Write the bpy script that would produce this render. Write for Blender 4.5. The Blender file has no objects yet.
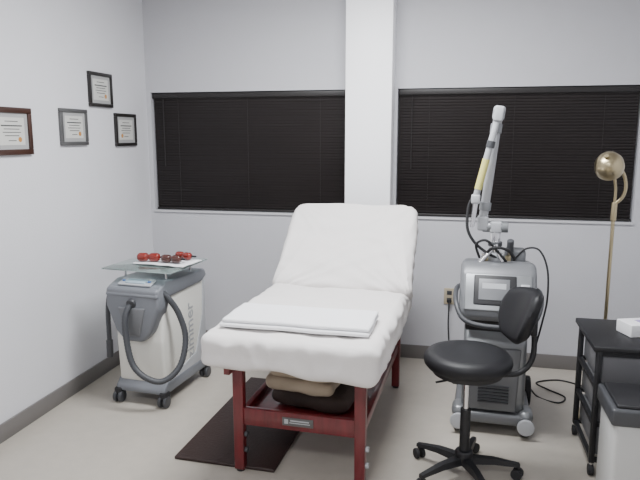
import bpy, bmesh, math, random
from mathutils import Vector, Matrix, noise
random.seed(3)
S=bpy.context.scene
COL=S.collection

# ---------------- materials ----------------
def mat(name,c,rough=.5,metal=0,bump=0,bscale=60,var=0,vscale=5,trans=0,coat=0,emit=0,alpha=1,spec=None,vstretch=None):
    m=bpy.data.materials.new(name); m.use_nodes=True
    n=m.node_tree.nodes; l=m.node_tree.links; b=n['Principled BSDF']
    b.inputs['Base Color'].default_value=(*c,1)
    b.inputs['Roughness'].default_value=rough; b.inputs['Metallic'].default_value=metal
    if trans: b.inputs['Transmission Weight'].default_value=trans
    if coat: b.inputs['Coat Weight'].default_value=coat
    if spec is not None: b.inputs['Specular IOR Level'].default_value=spec
    if emit:
        b.inputs['Emission Color'].default_value=(*c,1); b.inputs['Emission Strength'].default_value=emit
    if alpha<1: b.inputs['Alpha'].default_value=alpha
    tc=n.new('ShaderNodeTexCoord')
    mp=n.new('ShaderNodeMapping'); l.new(tc.outputs['Object'],mp.inputs['Vector'])
    if vstretch: mp.inputs['Scale'].default_value=vstretch
    if var:
        t=n.new('ShaderNodeTexNoise'); t.inputs['Scale'].default_value=vscale; t.inputs['Detail'].default_value=6
        l.new(mp.outputs['Vector'],t.inputs['Vector'])
        r=n.new('ShaderNodeValToRGB'); r.color_ramp.elements[0].position=.3; r.color_ramp.elements[1].position=.7
        r.color_ramp.elements[0].color=(*[x*(1-var) for x in c],1)
        r.color_ramp.elements[1].color=(*[min(1,x*(1+var)) for x in c],1)
        l.new(t.outputs['Fac'],r.inputs['Fac']); l.new(r.outputs['Color'],b.inputs['Base Color'])
    if bump:
        t2=n.new('ShaderNodeTexNoise'); t2.inputs['Scale'].default_value=bscale; t2.inputs['Detail'].default_value=4
        l.new(mp.outputs['Vector'],t2.inputs['Vector'])
        bp=n.new('ShaderNodeBump'); bp.inputs['Strength'].default_value=bump; bp.inputs['Distance'].default_value=.01
        l.new(t2.outputs['Fac'],bp.inputs['Height']); l.new(bp.outputs['Normal'],b.inputs['Normal'])
    return m

M={}
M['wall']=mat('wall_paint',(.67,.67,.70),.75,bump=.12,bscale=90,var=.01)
M['wallb_shaded']=mat('wall_paint_back_shaded',(.53,.53,.56),.75,bump=.12,bscale=90,var=.01)  # same wall paint, darkened: the back wall's shade is in the colour
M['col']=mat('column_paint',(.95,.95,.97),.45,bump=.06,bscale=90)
M['ceil']=mat('ceiling_paint',(.7,.7,.7),.9,bump=.3,bscale=40)
M['floor']=mat('vinyl_floor',(.42,.385,.335),.42,var=.035,vscale=14,bump=.03,bscale=50)
M['base']=mat('baseboard_vinyl',(.16,.15,.145),.5,var=.03)
M['blind']=mat('blind_slat',(.018,.0145,.0145),.5,var=.1,vscale=3,spec=.35)
M['blindrail']=mat('blind_rail',(.012,.010,.010),.45)
M['winframe']=mat('window_frame_metal',(.03,.028,.028),.4,metal=.3)
M['sill']=mat('sill_white',(.55,.55,.57),.5)
M['glassdark']=mat('window_glass',(.01,.012,.018),.05)
M['linen']=mat('white_linen',(.72,.69,.675),.9,bump=.12,bscale=260,var=.015)
M['towel']=mat('white_towel',(.82,.82,.84),.95,bump=.3,bscale=300)
M['cherry']=mat('cherry_wood',(.125,.010,.014),.32,var=.3,vscale=6,coat=.4,vstretch=(6,6,1))
M['vinylblk']=mat('black_vinyl',(.008,.008,.010),.5,bump=.08,bscale=200,spec=.35)
M['blkplastic']=mat('black_plastic',(.009,.009,.011),.5)
M['rubber']=mat('dark_rubber',(.015,.015,.017),.7)
M['hose']=mat('grey_hose',(.05,.053,.06),.5)
M['mat']=mat('brown_mat',(.024,.010,.008),.55,bump=.25,bscale=80)
M['beige']=mat('beige_cloth',(.40,.33,.25),.9,bump=.3,bscale=120,var=.1)
M['brownbag']=mat('brown_cushion',(.05,.032,.026),.75,var=.3,bump=.3,bscale=60)
M['cream']=mat('cream_plastic',(.70,.69,.64),.4)
M['greyp']=mat('grey_plastic',(.17,.18,.20),.38)
M['dgrey']=mat('dark_grey_plastic',(.05,.052,.058),.4)
M['lgrey']=mat('light_grey_plastic',(.40,.41,.43),.35)
M['silver']=mat('silver_paint',(.25,.26,.27),.36,metal=.5)
M['mgrey']=mat('mid_grey_paint',(.16,.165,.175),.4,metal=.2)
M['print_grey']=mat('grey_lettering',(.36,.37,.38),.5)
M['chrome']=mat('chrome',(.7,.7,.72),.16,metal=1)
M['brass']=mat('antique_brass',(.46,.39,.25),.3,metal=1,var=.1)
M['lcd']=mat('lcd_blue',(.35,.45,.52),.2)
M['glass']=mat('clear_glass',(.75,.9,.86),.04,trans=.92)
M['red']=mat('red_goggle',(.20,.012,.006),.12,coat=.6)
M['amber']=mat('amber_goggle',(.06,.013,.008),.12,coat=.6)
M['paper']=mat('certificate_paper',(.56,.56,.53),.6,var=.02)
M['matte']=mat('mat_board',(.34,.34,.34),.8)
M['ink']=mat('ink',(.06,.06,.06),.7)
M['seal']=mat('gold_seal',(.45,.22,.06),.4)
M['frameblk']=mat('black_frame',(.018,.016,.015),.35)
M['frameslv']=mat('pewter_frame',(.12,.12,.12),.4,metal=.4)
M['framebrn']=mat('walnut_frame',(.045,.020,.014),.35,var=.2)
M['yellow']=mat('yellow_label',(.60,.56,.18),.5)
M['purple']=mat('purple_print',(.34,.28,.52),.5)
M['blue']=mat('blue_print',(.45,.55,.70),.5)
M['white']=mat('white_card',(.8,.8,.82),.6)
M['drawer']=mat('drawer_plastic',(.16,.16,.17),.3,trans=.1)
M['binw']=mat('bin_plastic',(.50,.50,.49),.45)
M['lampon']=mat('troffer_diffuser',(.96,.98,1),.5,emit=6)
M['outlet']=mat('outlet_plate',(.42,.36,.26),.5)
M['btn']=mat('blue_button',(.08,.2,.5),.4)

# ---------------- helpers ----------------
def E(name,loc=(0,0,0),rz=0):
    o=bpy.data.objects.new(name,None); o.empty_display_size=.1
    o.location=loc; o.rotation_euler=(0,0,rz); COL.objects.link(o); return o
def fin(name,bm,m,parent=None,smooth=True,ang=35):
    bmesh.ops.recalc_face_normals(bm,faces=bm.faces[:])
    me=bpy.data.meshes.new(name); bm.to_mesh(me); bm.free()
    if smooth:
        for p in me.polygons: p.use_smooth=True
        me.set_sharp_from_angle(angle=math.radians(ang))
    me.materials.append(M[m]); o=bpy.data.objects.new(name,me); COL.objects.link(o)
    if parent: o.parent=parent
    return o
def R(rx=0,ry=0,rz=0):
    return Matrix.Rotation(math.radians(rz),4,'Z')@Matrix.Rotation(math.radians(ry),4,'Y')@Matrix.Rotation(math.radians(rx),4,'X')
def box(name,par,c,s,m,bev=0,rot=None,seg=3):
    bm=bmesh.new(); bmesh.ops.create_cube(bm,size=1)
    bmesh.ops.scale(bm,vec=s,verts=bm.verts)
    if bev: bmesh.ops.bevel(bm,geom=bm.edges[:],offset=bev,segments=seg,affect='EDGES',profile=.5)
    T=Matrix.Translation(c)@(R(*rot) if rot else Matrix())
    bmesh.ops.transform(bm,matrix=T,verts=bm.verts)
    return fin(name,bm,m,par)
def boxes(name,par,lst,m,bev=0):
    bm=bmesh.new()
    for c,s in lst:
        b2=bmesh.new(); bmesh.ops.create_cube(b2,size=1); bmesh.ops.scale(b2,vec=s,verts=b2.verts)
        if bev: bmesh.ops.bevel(b2,geom=b2.edges[:],offset=bev,segments=2,affect='EDGES',profile=.5)
        bmesh.ops.translate(b2,vec=c,verts=b2.verts)
        t=bpy.data.meshes.new('t'); b2.to_mesh(t); b2.free(); bm.from_mesh(t); bpy.data.meshes.remove(t)
    return fin(name,bm,m,par)
def cyl(name,par,p1,p2,r,m,r2=None,seg=32,bev=0):
    p1=Vector(p1);p2=Vector(p2);d=p2-p1
    bm=bmesh.new(); bmesh.ops.create_cone(bm,cap_ends=True,segments=seg,radius1=r,radius2=r if r2 is None else r2,depth=d.length)
    if bev:
        eds=[e for e in bm.edges if len(e.link_faces)==2 and any(len(f.verts)>4 for f in e.link_faces)]
        bmesh.ops.bevel(bm,geom=eds,offset=bev,segments=3,affect='EDGES',profile=.5)
    T=Matrix.Translation((p1+p2)/2)@d.to_track_quat('Z','Y').to_matrix().to_4x4()
    bmesh.ops.transform(bm,matrix=T,verts=bm.verts)
    return fin(name,bm,m,par)
def crom(pts,n=10,closed=False):
    P=[Vector(p) for p in pts]; out=[]
    N=len(P)
    for i in range(N if closed else N-1):
        if closed: a,b,c,d=P[(i-1)%N],P[i],P[(i+1)%N],P[(i+2)%N]
        else: a,b,c,d=P[max(i-1,0)],P[i],P[i+1],P[min(i+2,N-1)]
        for k in range(n):
            t=k/n
            out.append(.5*((2*b)+(c-a)*t+(2*a-5*b+4*c-d)*t*t+(3*b-a-3*c+d)*t**3))
    if not closed: out.append(P[-1])
    return out
def tube(name,par,pts,r,m,n=10,seg=12,closed=False,smoothpath=True,rib=0):
    P=crom(pts,n,closed) if smoothpath else [Vector(p) for p in pts]
    bm=bmesh.new(); rings=[]; N=len(P); up=None
    for i,p in enumerate(P):
        if closed: t=(P[(i+1)%N]-P[(i-1)%N])
        else: t=(P[min(i+1,N-1)]-P[max(i-1,0)])
        t.normalize()
        if up is None:
            up=Vector((0,0,1)) if abs(t.z)<.9 else Vector((1,0,0))
        up=(up-t*up.dot(t)).normalized(); s=t.cross(up)
        rr=r*(1+(rib if i%2 else 0))
        rings.append([bm.verts.new(p+rr*(math.cos(a)*up+math.sin(a)*s)) for a in [2*math.pi*k/seg for k in range(seg)]])
    for i in range(N if closed else N-1):
        A=rings[i];B=rings[(i+1)%N]
        for k in range(seg): bm.faces.new((A[k],A[(k+1)%seg],B[(k+1)%seg],B[k]))
    if not closed:
        bm.faces.new(rings[0]); bm.faces.new(rings[-1][::-1])
    return fin(name,bm,m,par,ang=60)
def prism(name,par,outline,axis,a,b,m,bev=0,seg=3,rot=None,loc=None):
    f={'X':lambda u,v,w:(w,u,v),'Y':lambda u,v,w:(u,w,v),'Z':lambda u,v,w:(u,v,w)}[axis]
    bm=bmesh.new()
    A=[bm.verts.new(f(u,v,a)) for u,v in outline]; B=[bm.verts.new(f(u,v,b)) for u,v in outline]
    n=len(outline); bm.faces.new(A); bm.faces.new(B[::-1])
    for i in range(n): bm.faces.new((A[i],B[i],B[(i+1)%n],A[(i+1)%n]))
    bmesh.ops.recalc_face_normals(bm,faces=bm.faces[:])
    if bev: bmesh.ops.bevel(bm,geom=bm.edges[:],offset=bev,segments=seg,affect='EDGES',profile=.5)
    if rot or loc:
        bmesh.ops.transform(bm,matrix=Matrix.Translation(loc or (0,0,0))@(R(*rot) if rot else Matrix()),verts=bm.verts)
    return fin(name,bm,m,par)
def lathe(name,par,prof,m,loc=(0,0,0),seg=40,rot=None):
    bm=bmesh.new(); rings=[]
    for r,z in prof:
        if r<1e-5: rings.append([bm.verts.new((0,0,z))])
        else: rings.append([bm.verts.new((r*math.cos(2*math.pi*k/seg),r*math.sin(2*math.pi*k/seg),z)) for k in range(seg)])
    for A,B in zip(rings,rings[1:]):
        for k in range(seg):
            if len(A)==1 and len(B)==1: continue
            if len(A)==1: bm.faces.new((A[0],B[(k+1)%seg],B[k]))
            elif len(B)==1: bm.faces.new((A[k],A[(k+1)%seg],B[0]))
            else: bm.faces.new((A[k],A[(k+1)%seg],B[(k+1)%seg],B[k]))
    bmesh.ops.transform(bm,matrix=Matrix.Translation(loc)@(R(*rot) if rot else Matrix()),verts=bm.verts)
    return fin(name,bm,m,par,ang=40)
def softbox(name,par,c,s,r,m,res=.02,fn=None,rot=None,pivot=None):
    hx,hy,hz=[x/2 for x in s]; bm=bmesh.new()
    ns=[max(2,int(round(x/res))) for x in s]; h=(hx,hy,hz)
    for ax in range(3):
        u,v=[(1,2),(0,2),(0,1)][ax]
        for sg in (-1,1):
            g={}
            for i in range(ns[u]+1):
                for j in range(ns[v]+1):
                    p=[0,0,0]; p[ax]=sg*h[ax]; p[u]=-h[u]+2*h[u]*i/ns[u]; p[v]=-h[v]+2*h[v]*j/ns[v]
                    g[i,j]=bm.verts.new(p)
            for i in range(ns[u]):
                for j in range(ns[v]):
                    bm.faces.new((g[i,j],g[i+1,j],g[i+1,j+1],g[i,j+1]))
    bmesh.ops.remove_doubles(bm,verts=bm.verts,dist=1e-5)
    r_=[min(r,x*.98) for x in h]
    for v in bm.verts:
        p=v.co; inn=Vector([max(-(h[k]-r_[k]),min(h[k]-r_[k],p[k])) for k in range(3)])
        d=p-inn
        q=Vector([d[k]/r_[k] for k in range(3)])
        if q.length>0:
            q.normalize(); p2=inn+Vector([q[k]*r_[k] for k in range(3)])
        else: p2=p.copy()
        nrm=q.copy() if q.length>0 else Vector((0,0,1))
        if fn: p2=fn(p2,nrm,h)
        v.co=p2
    T=Matrix.Translation(c)@(R(*rot) if rot else Matrix())
    bmesh.ops.transform(bm,matrix=T,verts=bm.verts)
    return fin(name,bm,m,par,ang=80)
def ridged(p):
    return 1-abs(noise.noise(p))*2

# ---------------- room ----------------
XL,XR,YB,YF,H=-2.32,1.45,4.40,-1.6,2.75
W1=(-2.285,-.765); W2=(-.425,1.135); Z0,Z1=1.03,1.93
t=.2
def slab(x0,x1,y0,y1,z0,z1): return (((x0+x1)/2,(y0+y1)/2,(z0+z1)/2),(x1-x0,y1-y0,z1-z0))
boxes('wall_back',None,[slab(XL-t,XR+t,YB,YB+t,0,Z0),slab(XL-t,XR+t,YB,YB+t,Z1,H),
  slab(XL-t,W1[0],YB,YB+t,Z0,Z1),slab(W1[1],W2[0],YB,YB+t,Z0,Z1),slab(W2[1],XR+t,YB,YB+t,Z0,Z1)],'wallb_shaded')
box('wall_left',None,*slab(XL-t,XL,YF,YB,0,H),'wall')
box('wall_right',None,*slab(XR,XR+t,YF,YB,0,H),'wall')
box('wall_front',None,*slab(XL-t,XR+t,YF-t,YF,0,H),'wall')
box('floor',None,*slab(XL-t,XR+t,YF-t,YB+t,-.1,0),'floor')
box('ceiling',None,*slab(XL-t,XR+t,YF-t,YB+t,H,H+.1),'ceil')
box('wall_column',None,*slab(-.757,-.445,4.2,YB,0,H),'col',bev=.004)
bh=.10;bt=.012
def bb(name,lst): boxes(name,None,lst,'base',bev=.003)
bb('baseboard_left',[slab(XL,XL+bt,YF,YB,0,bh)])
bb('baseboard_back',[slab(XL+bt,-.757,YB-bt,YB,0,bh),slab(-.445,XR-bt,YB-bt,YB,0,bh),slab(-.769,-.433,4.188,4.2,0,bh),
   slab(-.769,-.757,4.2,YB-bt,0,bh),slab(-.445,-.433,4.2,YB-bt,0,bh)])
bb('baseboard_right',[slab(XR-bt,XR,YF,YB,0,bh)])
for i,(a,b) in enumerate((W1,W2)):
    w=E('window_%d'%(i+1),((a+b)/2,YB,(Z0+Z1)/2)); hw=(b-a)/2; hz=(Z1-Z0)/2
    boxes('frame',w,[((0,.12,hz-.02),(2*hw,.05,.04)),((0,.12,-hz+.02),(2*hw,.05,.04)),((-hw+.02,.12,0),(.04,.05,2*hz)),((hw-.02,.12,0),(.04,.05,2*hz)),((0,.12,0),(.03,.05,2*hz))],'winframe')
    box('pane',w,(0,.14,0),(2*hw-.04,.008,2*hz-.04),'glassdark')
    box('sill',w,(0,.026,-hz+.007),(2*hw,.076,.014),'sill')
    bl=E('window_blind',((a+b)/2,YB+.035,(Z0+Z1)/2))
    box('headrail',bl,(0,0,hz-.022),(2*hw-.014,.045,.042),'blindrail',bev=.004)
    n=42; zt=hz-.052; zb=-hz+.045
    bm=bmesh.new()
    for k in range(n):
        z=zt+(zb-zt)*k/(n-1)
        prev=None
        for j in range(4):
            u=(j/3-.5)*.0255; bow=.0022*(1-(2*j/3-1)**2)
            an=math.radians(66)
            y=-(u*math.cos(an))-bow*math.sin(an); zz=z+u*math.sin(an)-bow*math.cos(an)
            wob=.0008*math.sin(k*3.1)
            pr=(bm.verts.new((-hw+.012,y,zz+wob)),bm.verts.new((hw-.012,y,zz-wob)))
            if prev: bm.faces.new((prev[0],prev[1],pr[1],pr[0]))
            prev=pr
    fin('slats',bm,'blind',bl)
    box('bottom_rail',bl,(0,0,-hz+.026),(2*hw-.016,.026,.018),'blindrail',bev=.004)
    for k,fx in enumerate((-.72,0,.72)):
        boxes('ladder_cord_%d'%(k+1),bl,[((fx*hw,-.019,0),(.002,.002,2*hz-.06))],'blind')
    cyl('tilt_wand',bl,(-hw+.1,-.034,hz-.05),(-hw+.1,-.034,-.1),.003,'blindrail',seg=10)
for (x,y,p) in ((-.5,2.85,96),(-.5,-.1,50)):
    f=E('ceiling_light',(x,y,H))
    boxes('housing',f,[((0,.32,-.015),(1.24,.03,.03)),((0,-.32,-.015),(1.24,.03,.03)),((.62,0,-.015),(.03,.67,.03)),((-.62,0,-.015),(.03,.67,.03))],'white')
    box('diffuser',f,(0,0,-.008),(1.2,.6,.012),'lampon')
    ld=bpy.data.lights.new('tube_light','AREA'); ld.shape='RECTANGLE'; ld.size=1.15; ld.size_y=.55; ld.energy=p; ld.color=(.97,.985,1)
    lo=bpy.data.objects.new('tube_light',ld); COL.objects.link(lo); lo.parent=f; lo.location=(0,0,-.03)

# ---------------- picture frames (left wall) ----------------
def frame(y0,y1,zc,h,fm,variant):
    e=E('framed_certificate',(XL,(y0+y1)/2,zc)); w=y1-y0; fw=.022 if variant else .03; d=.02
    boxes('frame',e,[((d/2,0,h/2-fw/2),(d,w,fw)),((d/2,0,-h/2+fw/2),(d,w,fw)),((d/2,-w/2+fw/2,0),(d,fw,h-2*fw)),((d/2,w/2-fw/2,0),(d,fw,h-2*fw))],fm,bev=.003)
    box('mat_board',e,(.006,0,0),(.010,w-2*fw,h-2*fw),'matte')
    iw=(w-2*fw)*.78; ih=(h-2*fw)*.76
    box('certificate',e,(.0115,0,0),(.002,iw,ih),'paper')
    L=[]
    for k,(z,ww) in enumerate(((.36,.5),(.2,.8),(.08,.6),(-.04,.7),(-.16,.55),(-.34,.3))):
        L.append(((.0128,-.0,z*ih),(.0008,iw*ww,.007 if k==1 else .004)))
    boxes('text_lines',e,L,'ink')
    cyl('seal',e,(.012,iw*.3 if variant!=2 else -iw*.3,-ih*.3),(.0135,iw*.3 if variant!=2 else -iw*.3,-ih*.3),.014,'seal',seg=20)
frame(2.735,3.05,1.63,.25,'framebrn',0)
frame(3.31,3.585,1.66,.22,'frameslv',1)
frame(3.63,3.90,1.905,.22,'frameblk',1)
frame(3.92,4.20,1.65,.225,'frameblk',2)

# ---------------- treatment table ----------------
T=E('massage_table',(-.695,2.45,0),math.radians(-2.2))
def cloth_seat(p,n,h):
    side=max(0,1-abs(n.z)); q=p.copy()
    w=noise.noise(Vector((p.x*5,p.y*5,1.3)))*.008+noise.noise(Vector((p.x*11+p.y*6,p.y*7,4)))*.004
    fold=ridged(Vector((p.x*8+p.y*8,p.z*4+p.x*2,7)))*.014
    w+=max(0,ridged(Vector((p.x*3+p.y*9,p.y*3-p.x*5,5)))-.3)*.006
    q.z+=w*(1 if n.z>0 else .0)
    q+=Vector((n.x,n.y,0))*(fold*side)
    if p.z<-h[2]*.2:
        k=((-p.z)/h[2])
        q.z+=noise.noise(Vector((p.x*5+2,p.y*5,0)))*.030*k; q+=Vector((n.x,n.y,0))*.010*k
        q.z-=.024*k*max(0,p.x/h[0])
    nx=q.x/h[0]; ny=q.y/h[1]; q.x*=math.sqrt(max(0,1-.06*min(1,abs(ny))**10)); q.y*=math.sqrt(max(0,1-.03*min(1,abs(nx))**8))
    return q
softbox('seat_sheet',T,(0,.525,.665),(.80,1.11,.145),.033,'linen',.011,cloth_seat)
box('seat_cushion',T,(0,.535,.645),(.70,1.0,.09),'linen',bev=.02)
def cloth_back(p,n,h):
    q=p.copy(); side=max(0,1-abs(n.z))
    u=p.x; v=p.y+h[1]
    w=noise.noise(Vector((u*4,v*4,11)))*.010
    for cx in (-.4,.4):
        d=Vector((u-cx,v+.05)); a=math.atan2(d.y,d.x); w+=.020*max(-.2,ridged(Vector((a*4.6,d.length*1.2,cx*5))))*max(0,1-d.length/.8)
    for cx in (-.42,.42):
        d=Vector((u-cx,v-2*h[1]-.02)); a=math.atan2(d.y,d.x); w+=.012*max(-.2,ridged(Vector((a*4.6,d.length*1.2,cx*9))))*max(0,1-d.length/.5)
    w+=ridged(Vector((u*4+v*3,v*9,3)))*.006
    q.z+=w*(1 if n.z>0 else 0)
    q+=Vector((n.x,n.y,0))*(ridged(Vector((u*8,v*8,9)))*.008*side)
    nx=q.x/h[0]; ny=q.y/h[1]
    if ny>0: q.x*=math.sqrt(max(0,1-.13*min(1,ny)**9))
    q.y-=.026*min(1.1,abs(nx))**6*(1 if ny>0 else 0)*max(0,ny)
    if ny<0: q.x*=1+.035*ny*ny
    return q
AB=43
ca,sa=math.cos(math.radians(AB)),math.sin(math.radians(AB))
L=.655
hy,hz=1.03,.675
cc=(.010,hy+ca*L/2-sa*.03,hz+sa*L/2+ca*.03)
softbox('backrest_sheet',T,cc,(.80,L,.115),.036,'linen',.011,cloth_back,rot=(AB,0,0))
softbox('hinge_sheet',T,(0,1.06,.660),(.815,.18,.13),.05,'linen',.014,cloth_seat)
box('backrest_board',T,(0,hy+ca*L/2+sa*.045,hz+sa*L/2-ca*.045),(.66,L-.04,.025),'cherry',rot=(AB,0,0))
for s in (-1,1):
    cyl('support_strut_%d'%(1 if s<0 else 2),T,(s*.25,1.42,.91),(s*.25,1.40,.58),.012,'cherry',seg=12)
boxes('apron',T,[((-.315,.80,.565),(.03,1.42,.09)),((.315,.80,.565),(.03,1.42,.09)),((0,.13,.60),(.60,.03,.03)),((0,1.5,.565),(.66,.03,.09))],'cherry',bev=.004)
k=0
for x in (-.295,.295):
    for y in (.19,1.39):
        k+=1
        prism('leg_%d'%k,T,[(x-.024,0.012),(x+.024,.012),(x+.027,.6),(x-.027,.6)],'Y',y-.022,y+.022,'cherry',bev=.004)
        cyl('foot_%d'%k,T,(x,y,0),(x,y,.014),.02,'rubber',seg=16)
boxes('end_panels',T,[((0,.19,.285),(.56,.03,.085)),((0,1.39,.285),(.56,.03,.085))],'cherry',bev=.004)
boxes('side_rails',T,[((-.295,.79,.27),(.028,1.16,.05)),((.295,.79,.27),(.028,1.16,.05))],'cherry',bev=.004)
box('shelf',T,(0,.79,.255),(.57,1.18,.018),'cherry')
box('name_plate',T,(0,.173,.287),(.15,.004,.04),'frameslv',bev=.001)
boxes('name_plate_lines',T,[((.01,.1705,.294),(.09,.002,.006)),((.01,.1705,.283),(.10,.002,.004)),((-.055,.1705,.288),(.018,.002,.022))],'lgrey')
k=0
for x in (-.295,.295):
    for z in (.11,.19):
        k+=1; cyl('height_knob_%d'%k,T,(x+.024,.19,z),(x+.040,.19,z),.014,'dgrey' if x<0 else 'lgrey',seg=20,bev=.003)
def soft(p,n,h):
    return p+n*(noise.noise(p*7+Vector((3,1,0)))*.016+noise.noise(p*16)*.006)
B=E('bolster_cushion',(-.655,2.97,.2665),math.radians(-9))
softbox('cushion',B,(0,0,.052),(.42,.38,.085),.04,'brownbag',.018,soft)
B=E('folded_blanket',(-.70,2.88,.375),math.radians(-6))
softbox('fold_lower',B,(0,0,.042),(.36,.32,.07),.034,'beige',.018,soft)
softbox('fold_upper',B,(.01,.0,.108),(.33,.31,.065),.031,'beige',.018,soft)
Tw=E('folded_towel',(-.69,2.70,.748),math.radians(-1))
def tw(p,n,h):
    q=p.copy(); q.z+=noise.noise(Vector((p.x*5,p.y*6,2)))*.004; q.x+=noise.noise(Vector((p.y*9,p.z*40,2)))*.006; return q
softbox('fold_lower',Tw,(0,0,.010),(.69,.31,.018),.008,'towel',.012,tw)
softbox('fold_upper',Tw,(.004,.006,.028),(.68,.295,.018),.008,'towel',.012,tw)

Mt=E('anti_fatigue_mat',(-1.06,3.20,0),math.radians(-2))
box('slab',Mt,(0,0,.009),(.53,1.08,.018),'mat',bev=.007)

# ---------------- cryo cooling machine ----------------
Z=E('skin_cooling_machine',(-1.80,3.50,0),math.radians(-5))
prism('body',Z,[(-.25,.13),(.23,.13),(.26,.20),(.26,.70),(-.24,.72),(-.265,.40)],'X',-.16,.16,'cream',bev=.02)
prism('base_skirt',Z,[(-.28,.075),(.28,.075),(.28,.12),(.24,.15),(-.24,.15),(-.28,.11)],'X',-.17,.17,'greyp',bev=.012)
prism('front_head',Z,[(-.175,.735),(.175,.735),(.178,.62),(.12,.47),(.06,.41),(-.06,.41),(-.12,.47),(-.178,.62)],'Y',-.325,-.20,'greyp',bev=.022,seg=4)
prism('front_inset',Z,[(-.09,.62),(.09,.62),(.05,.45),(-.05,.45)],'Y',-.334,-.31,'mgrey',bev=.008)
prism('top_cover',Z,[(-.335,.69),(-.30,.735),(-.21,.765),(.25,.75),(.275,.70),(.2,.67),(-.30,.66)],'X',-.175,.175,'greyp',bev=.014)
box('control_panel',Z,(0,-.258,.756),(.22,.075,.01),'lgrey',bev=.003,rot=(18,0,0))
box('display',Z,(0,-.260,.762),(.13,.045,.008),'lcd',bev=.002,rot=(18,0,0))
boxes('panel_buttons',Z,[((-.085,-.262,.765),(.016,.012,.006)),((.085,-.262,.765),(.016,.012,.006))],'btn')
prism('side_sweep',Z,[(.255,.14),(.258,.68),(.235,.69),(.215,.45),(.12,.22),(-.20,.155),(-.2,.14)],'X',.158,.166,'lgrey',bev=.002)
tx=bpy.data.curves.new('logo','FONT'); tx.body='zimmer'; tx.size=.12; tx.extrude=.001; tx.offset=.001; tx.align_x='CENTER'; tx.align_y='CENTER'
to=bpy.data.objects.new('side_lettering',tx); COL.objects.link(to); tx.materials.append(M['print_grey']); to.parent=Z
to.location=(.1615,.06,.38)
X=Vector((0,0,1)); N=Vector((1,0,0)); Y=N.cross(X)
to.rotation_euler=Matrix((X,Y,N)).transposed().to_euler()
k=0
for x in (-.155,.155):
    for y in (-.26,.26):
        k+=1
        box('caster_fork_%d'%k,Z,(x,y,.07),(.05,.06,.05),'rubber',bev=.012)
        cyl('caster_wheel_%d_a'%k,Z,(x-.028,y-.01,.036),(x-.008,y-.01,.036),.036,'dgrey',bev=.006)
        cyl('caster_wheel_%d_b'%k,Z,(x+.008,y-.01,.036),(x+.028,y-.01,.036),.036,'dgrey',bev=.006)
tube('air_hose',Z,[(-.0,-.30,.66),(-.02,-.36,.58),(-.01,-.375,.44),(.03,-.385,.30),(.11,-.38,.225),(.20,-.34,.20),(.265,-.26,.27),(.275,-.20,.42),(.24,-.20,.56),(.195,-.23,.66),(.15,-.26,.72)],.017,'hose',n=16,rib=.1)
cyl('hose_port',Z,(0,-.27,.665),(0,-.335,.64),.03,'dgrey',bev=.006)
tube('cable_hose',Z,[(-.16,-.22,.70),(-.205,-.235,.68),(-.225,-.24,.58),(-.225,-.245,.46),(-.22,-.25,.36)],.014,'hose',n=12,rib=.08)
cyl('handpiece',Z,(-.22,-.25,.38),(-.222,-.25,.27),.020,'dgrey',r2=.02,bev=.005)
prism('glass_shelf',Z,[(-.235,-.27),(.235,-.27),(.235,.18),(-.235,.18)],'Z',.822,.830,'glass',bev=.002)
for i,(x,y) in enumerate(((-.14,-.17),(.14,-.17),(-.14,.12),(.14,.12))):
    cyl('standoff_%d'%(i+1),Z,(x,y,.742),(x,y,.823),.008,'chrome',seg=16)
Pt=E('paper_towel',(-1.735,3.47,.8305),math.radians(-8))
softbox('sheet',Pt,(0,0,.005),(.36,.22,.010),.005,'towel',.012,lambda p,n,h:p+Vector((0,0,.004*(1+noise.noise(p*14)))))
def goggles(loc,rz,m,sc=1.0):
    g=E('safety_goggles',loc,math.radians(rz)); g.scale=(sc,sc,sc)
    for s in (-1,1):
        softbox('lens_%d'%(1 if s<0 else 2),g,(s*.032,0,.024),(.064,.044,.046),.020,m,.006)
    box('bridge',g,(0,-.004,.028),(.030,.022,.024),m,bev=.006)
    tube('strap',g,[(-.06,.0,.024),(-.068,.035,.018),(-.03,.062,.012),(.03,.062,.012),(.068,.035,.018),(.06,0,.024)],.005,'vinylblk',n=6,seg=8)
goggles((-1.835,3.42,.846),6,'red',1.15); goggles((-1.68,3.41,.846),-4,'amber',1.05); goggles((-1.655,3.53,.846),-20,'red',1.0)

# ---------------- laser machine ----------------
A=E('laser_machine',(.225,3.28,0),math.radians(-2))
prism('body',A,[(.05,.11),(.015,.2),(.02,.52),(.09,.60),(.48,.62),(.52,.6),(.53,.11)],'X',-.165,.165,'silver',bev=.025,seg=4)
prism('front_panel',A,[(-.12,.14),(.12,.14),(.135,.49),(-.135,.49)],'Y',.004,.03,'mgrey',bev=.008)
boxes('front_grille',A,[((0,.0,.19+.018*i),(.16,.012,.006)) for i in range(6)],'dgrey')
prism('neck',A,[(.06,.56),(.03,.68),(.42,.70),(.46,.56)],'X',-.16,.16,'blkplastic',bev=.015)
prism('console',A,[(-.07,.655),(-.095,.70),(.03,.905),(.10,.945),(.40,.90),(.44,.70),(.10,.645)],'X',-.195,.195,'mgrey',bev=.035,seg=5)
ang=math.degrees(math.atan2(.205,.125))
cx,cz=-.032,.802; nv=Vector((0,-math.sin(math.radians(ang)),math.cos(math.radians(ang))))
d=Vector((0,math.cos(math.radians(ang)),math.sin(math.radians(ang))))
def onp(name,x,v,s,m,off=0.0,bev=.003):
    c=Vector((x,cx,cz))+d*v+nv*off
    return box(name,A,c,s,m,bev=bev,rot=(ang,0,0))
onp('console_face',0,.0,(.34,.205,.02),'silver',0,.009)
onp('screen_bezel',-.015,.01,(.215,.165,.02),'blkplastic',.006,.008)
onp('screen',-.02,.012,(.155,.115,.008),'mgrey',.015,.002)
onp('screen_icons',-.02,.03,(.12,.03,.002),'lgrey',.0195,0)
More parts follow.
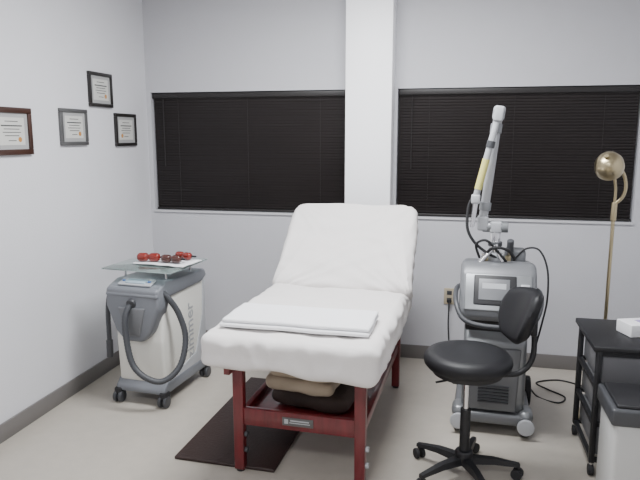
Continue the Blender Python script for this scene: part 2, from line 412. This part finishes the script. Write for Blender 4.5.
onp('key_switch_plate',.135,.0,(.045,.10,.012),'lgrey',.010,.004)
c0=Vector((.135,cx,cz))+d*(-.02)+nv*.01; cyl('emergency_stop',A,c0,c0+nv*.03,.016,'red',bev=.004)
tube('push_handle',A,[(-.19,.12,.80),(-.212,.02,.80),(-.208,-.09,.755),(-.17,-.155,.69),(-.08,-.175,.665),(.08,-.175,.665),(.17,-.155,.69),(.208,-.09,.755),(.212,.02,.80),(.19,.12,.80)],.013,'dgrey',n=8)
prism('base_skirt',A,[(-.17,.0),(.17,.0),(.205,.12),(.20,.5),(-.20,.5),(-.205,.12)],'Z',.06,.125,'mgrey',bev=.02)
k=0
for x in (-.175,.175):
    for y in (.04,.46):
        k+=1; r=.064 if y<.2 else .09
        xo=0 if y<.2 else (.03 if x>0 else -.0)
        cyl('wheel_%d'%k,A,(x+xo-.024,y,r),(x+xo+.024,y,r),r,'rubber',bev=.01)
        cyl('wheel_cap_%d'%k,A,(x+xo-.028,y,r),(x+xo+.028,y,r),r*.6,'lgrey',bev=.004)
        if y<.2:
            softbox('wheel_fender_%d'%k,A,(x,y+.02,.112),(.08,.13,.075),.035,'silver',.012)
            cyl('fender_disc_%d'%k,A,(x,y-.075,.075),(x,y-.055,.075),.045,'lgrey',bev=.006)
cyl('arm_base',A,(-.02,.2,.91),(-.02,.2,.97),.052,'lgrey',bev=.008)
cyl('arm_post',A,(-.02,.2,.96),(-.02,.2,1.09),.028,'chrome',bev=.003)
cyl('arm_collar',A,(-.02,.2,1.01),(-.02,.2,1.035),.038,'dgrey',bev=.004)
box('joint_block_1',A,(-.02,.2,1.115),(.065,.06,.065),'lgrey',bev=.012)
cyl('joint_1',A,(-.09,.2,1.115),(.045,.2,1.115),.029,'silver',bev=.004)
box('joint_block_2',A,(-.09,.2,1.135),(.06,.06,.08),'lgrey',bev=.012)
cyl('arm_tube_lower',A,(-.09,.2,1.15),(-.035,.2,1.70),.024,'lgrey',bev=.002)
cyl('arm_tube_lower_collar',A,(-.083,.2,1.205),(-.078,.2,1.25),.031,'silver',bev=.003)
cyl('arm_tube_upper_collar',A,(-.044,.2,1.62),(-.039,.2,1.67),.031,'silver',bev=.003)
box('joint_block_3',A,(-.031,.2,1.725),(.062,.06,.07),'lgrey',bev=.012,rot=(0,7,0))
cyl('joint_3',A,(-.031,.12,1.73),(-.031,.24,1.73),.028,'silver',bev=.004)
box('joint_block_4',A,(-.033,.135,1.72),(.05,.05,.08),'lgrey',bev=.01,rot=(0,7,0))
cyl('arm_tube_return',A,(-.037,.135,1.70),(-.13,.135,1.29),.017,'lgrey',bev=.002)
cyl('warning_label',A,(-.086,.135,1.485),(-.122,.135,1.325),.0195,'yellow')
cyl('return_collar',A,(-.063,.135,1.58),(-.071,.135,1.545),.022,'dgrey')
box('joint_block_5',A,(-.132,.135,1.272),(.048,.045,.05),'lgrey',bev=.01)
cyl('handpiece',A,(-.132,.135,1.25),(-.145,.12,1.12),.014,'chrome',r2=.010)
tube('arm_hose',A,[(-.13,.13,1.30),(-.165,.13,1.24),(-.17,.12,1.12),(-.13,.12,1.04),(-.06,.14,.98),(0.0,.16,.95)],.008,'rubber',n=10,seg=8)
cyl('brass_fitting_1',A,(-.07,.14,.925),(-.07,.14,.975),.018,'brass',seg=6)
cyl('brass_fitting_2',A,(.05,.17,.925),(.05,.17,.965),.016,'brass',seg=6)
cyl('chrome_elbow',A,(-.10,.11,.93),(-.04,.13,1.0),.014,'chrome')
cyl('chrome_elbow_2',A,(.02,.12,.94),(-.02,.13,1.03),.012,'chrome')
box('rear_module',A,(.09,.26,.955),(.11,.12,.07),'mgrey',bev=.015)
cyl('rear_knob',A,(.06,.2,.97),(.06,.17,1.05),.018,'dgrey',bev=.004)
tube('console_hose',A,[(-.07,.14,.97),(-.03,.08,1.02),(.04,.09,1.01),(.08,.14,.96)],.008,'rubber',n=8,seg=8)
tube('console_hose_2',A,[(-.10,.16,.95),(-.12,.10,1.03),(-.07,.07,1.06),(-.01,.10,1.0),(.04,.12,.94)],.007,'rubber',n=8,seg=8)
tube('footswitch_cable',A,[(.08,.2,.93),(.14,.2,1.0),(.21,.18,1.0),(.255,.16,.90),(.262,.15,.74),(.24,.14,.60),(.215,.13,.48),(.20,.16,.36),(.17,.2,.3)],.0055,'rubber',n=10,seg=8)
tube('power_cable',A,[(.1,.5,.3),(.2,.62,.12),(.28,.60,.006),(.40,.52,.006),(.45,.62,.006),(.36,.72,.006),(.30,.82,.006),(.45,.90,.006),(.6,.82,.006)],.005,'rubber',n=10,seg=8)

# ---------------- stool ----------------
s=E('rolling_stool',(.075,2.83,0),0)
sz=.018
lathe('seat',s,[(0,.525+sz),(.12,.525+sz),(.185,.530+sz),(.198,.545+sz),(.203,.562+sz),(.199,.580+sz),(.184,.597+sz),(.15,.604+sz),(0,.606+sz)],'vinylblk',seg=64)
lathe('seat_pan',s,[(0,.52),(.16,.52),(.17,.545),(0,.545)],'blkplastic')
box('mechanism',s,(0,0,.50),(.14,.12,.045),'blkplastic',bev=.01)
cyl('gas_lift',s,(0,0,.30),(0,0,.49),.014,'chrome')
cyl('lift_cover',s,(0,0,.11),(0,0,.34),.024,'blkplastic')
cyl('hub',s,(0,0,.075),(0,0,.135),.042,'blkplastic',bev=.01)
cyl('lever',s,(0,0,.498),(-.14,-.08,.490),.005,'blkplastic',seg=10)
for i in range(5):
    a=math.radians(6+72*i)
    dx,dy=math.cos(a),math.sin(a)
    bm=bmesh.new(); secs=[(.02,.05,.105,.07),(.14,.038,.10,.073),(.26,.026,.078,.062)]; rr=[]
    for d_,w_,zt_,zb_ in secs:
        rr.append([bm.verts.new((d_*dx-w_/2*q*dy,d_*dy+w_/2*q*dx,z_)) for q,z_ in ((-1,zb_),(1,zb_),(.8,zt_),(-.8,zt_))])
    for P,Q in zip(rr,rr[1:]):
        for j in range(4): bm.faces.new((P[j],P[(j+1)%4],Q[(j+1)%4],Q[j]))
    bm.faces.new(rr[0]); bm.faces.new(rr[-1])
    fin('base_arm_%d'%(i+1),bm,'blkplastic',s)
    cx_,cy_=.250*dx,.250*dy
    cyl('caster_stem_%d'%(i+1),s,(cx_,cy_,.05),(cx_,cy_,.08),.009,'blkplastic',seg=12)
    a2=a+1.1; ex,ey=math.cos(a2),math.sin(a2)
    for q in (-1,1):
        cyl('caster_wheel_%d_%d'%(i+1,(q+3)//2),s,(cx_+q*.008*ex,cy_+q*.008*ey,.026),(cx_+q*.024*ex,cy_+q*.024*ey,.026),.026,'rubber',seg=24,bev=.004)
phi0=math.radians(20)
bm=bmesh.new(); nu,nv_=24,16; G={}
for side in (0,1):
    for i in range(nu+1):
        for j in range(nv_+1):
            u=2*i/nu-1; v=2*j/nv_-1
            uu=u*math.sqrt(1-.42*v*v); vv=v*math.sqrt(1-.42*u*u)
            edge=max(abs(u),abs(v)); th=.028*math.sqrt(max(0,1-edge**6))
            r_=.265+(th if side else -th)+.04*vv
            an=phi0+uu*math.radians(37)
            z=.780+vv*.132+.015*u*u-.02*uu
            G[side,i,j]=bm.verts.new((r_*math.cos(an),r_*math.sin(an),z))
    for i in range(nu):
        for j in range(nv_):
            bm.faces.new((G[side,i,j],G[side,i+1,j],G[side,i+1,j+1],G[side,i,j+1]))
bmesh.ops.remove_doubles(bm,verts=bm.verts,dist=1e-4)
fin('backrest',bm,'vinylblk',s,ang=80)
cp,sp=math.cos(phi0),math.sin(phi0)
tube('back_bar',s,[(0.04*cp,.04*sp,.50),(.18*cp,.18*sp,.498),(.26*cp,.26*sp,.505),(.312*cp,.312*sp,.56),(.322*cp,.322*sp,.65),(.306*cp,.306*sp,.77)],.013,'blkplastic',n=8)
box('back_bracket',s,(.302*cp,.302*sp,.745),(.03,.08,.11),'blkplastic',bev=.008,rot=(0,0,20))

# ---------------- brass lamp ----------------
Lp=E('brass_floor_lamp',(.835,3.62,0))
lathe('base',Lp,[(0,0),(.125,0),(.13,.01),(.12,.022),(.06,.032),(.025,.045),(.015,.06),(0,.06)],'brass')
cyl('pole',Lp,(0,0,.05),(0,0,1.22),.010,'brass',seg=20)
cyl('pole_sleeve',Lp,(0,0,1.15),(0,0,1.25),.015,'brass',seg=20,bev=.003)
tube('gooseneck',Lp,[(0,0,1.24),(.035,-.01,1.28),(.045,-.02,1.34),(.025,-.03,1.41),(-.02,-.045,1.445)],.009,'brass',n=10,rib=.08)
tube('arm_brace',Lp,[(0,0,1.24),(-.002,-.01,1.32),(-.02,-.03,1.41)],.008,'brass')
lathe('shade',Lp,[(0,.075),(.03,.072),(.055,.055),(.07,.025),(.074,-.01),(.070,-.035),(.066,-.035),(.069,-.01),(.065,.022),(.05,.05),(.0,.067)],'brass',loc=(-.058,-.08,1.45),rot=(50,-22,0))
cyl('shade_knob',Lp,(-.085,-.135,1.495),(-.090,-.145,1.505),.012,'brass')
lathe('bulb',Lp,[(0,.05),(.03,.03),(.035,0),(.02,-.025),(0,-.03)],'white',loc=(-.058,-.08,1.45),rot=(50,-22,0))

# ---------------- drawer cart ----------------
C=E('storage_cart',(.93,3.18,0))
box('top',C,(0,0,.637),(.58,.48,.026),'blkplastic',bev=.006)
boxes('posts',C,[((x,y,.345),(.026,.026,.56)) for x in (-.26,.26) for y in (-.21,.21)],'blkplastic',bev=.004)
boxes('rails',C,[((0,-.21,z),(.5,.02,.02)) for z in (.08,.26,.44,.61)]+[((0,.21,z),(.5,.02,.02)) for z in (.08,.26,.44,.61)]+[((x,0,z),(.02,.4,.02)) for z in (.08,.26,.44,.61) for x in (-.26,.26)],'blkplastic')
for i,z in enumerate((.17,.35,.525)):
    box('drawer_%d'%(i+1),C,(0,0,z),(.49,.40,.145),'drawer',bev=.012)
    box('drawer_pull_%d'%(i+1),C,(0,-.21,z+.03),(.14,.02,.02),'blkplastic',bev=.005)
k=0
for x in (-.26,.26):
    for y in (-.21,.21):
        k+=1; cyl('caster_%d'%k,C,(x-.012,y,.027),(x+.012,y,.027),.027,'rubber',bev=.004); cyl('caster_stem_%d'%k,C,(x,y,.03),(x,y,.07),.008,'chrome',seg=12)
g=E('glove_box',(.91,3.20,.6505),math.radians(20))
box('carton',g,(0,0,.03),(.20,.12,.06),'white',bev=.003)
boxes('print',g,[((0.02,-.061,.03),(.12,.002,.022))],'blue')
boxes('print_top',g,[((0.02,0,.0605),(.10,.05,.001))],'purple')
# bin
b=E('waste_bin',(.85,2.725,0))
prism('body',b,[(-.185,-.13),(.185,-.13),(.185,.13),(-.185,.13)],'Z',.0,.45,'binw',bev=.02)
prism('rim',b,[(-.20,-.145),(.20,-.145),(.20,.145),(-.20,.145)],'Z',.43,.505,'dgrey',bev=.012)
box('lid',b,(0,0,.510),(.36,.26,.02),'blkplastic',bev=.008)

# ---------------- outlet ----------------
o=E('wall_outlet',(-.03,YB,.48))
box('plate',o,(0,-.004,0),(.075,.008,.118),'outlet',bev=.003)
boxes('sockets',o,[((0,-.009,.026),(.034,.004,.03)),((0,-.009,-.026),(.034,.004,.03))],'dgrey',bev=.001)
box('plug',o,(0,-.03,-.024),(.03,.04,.03),'blkplastic',bev=.006)
tube('cord',o,[(0,-.045,-.03),(0,-.065,-.08),(0,-.04,-.2),(.01,-.03,-.34),(.03,-.05,-.44),(.08,-.09,-.472)],.005,'rubber',n=8,seg=8)
cb=E('power_cord')
tube('cord',cb,[(-2.285,3.95,.008),(-2.1,4.1,.008),(-1.85,4.2,.008),(-1.55,4.25,.008),(-1.35,4.15,.008)],.005,'rubber',n=8,seg=8)

# ---------------- world & camera ----------------
w=bpy.data.worlds.new('World'); S.world=w; w.use_nodes=True
w.node_tree.nodes['Background'].inputs[0].default_value=(.02,.025,.04,1); w.node_tree.nodes['Background'].inputs[1].default_value=.5
cam=bpy.data.cameras.new('Camera'); co=bpy.data.objects.new('Camera',cam); COL.objects.link(co)
cam.sensor_width=36; cam.lens=36*620/640; cam.clip_start=.05
co.location=(0,0,1.6); co.rotation_euler=(math.radians(90-9.43),0,math.radians(12.5))
S.camera=co
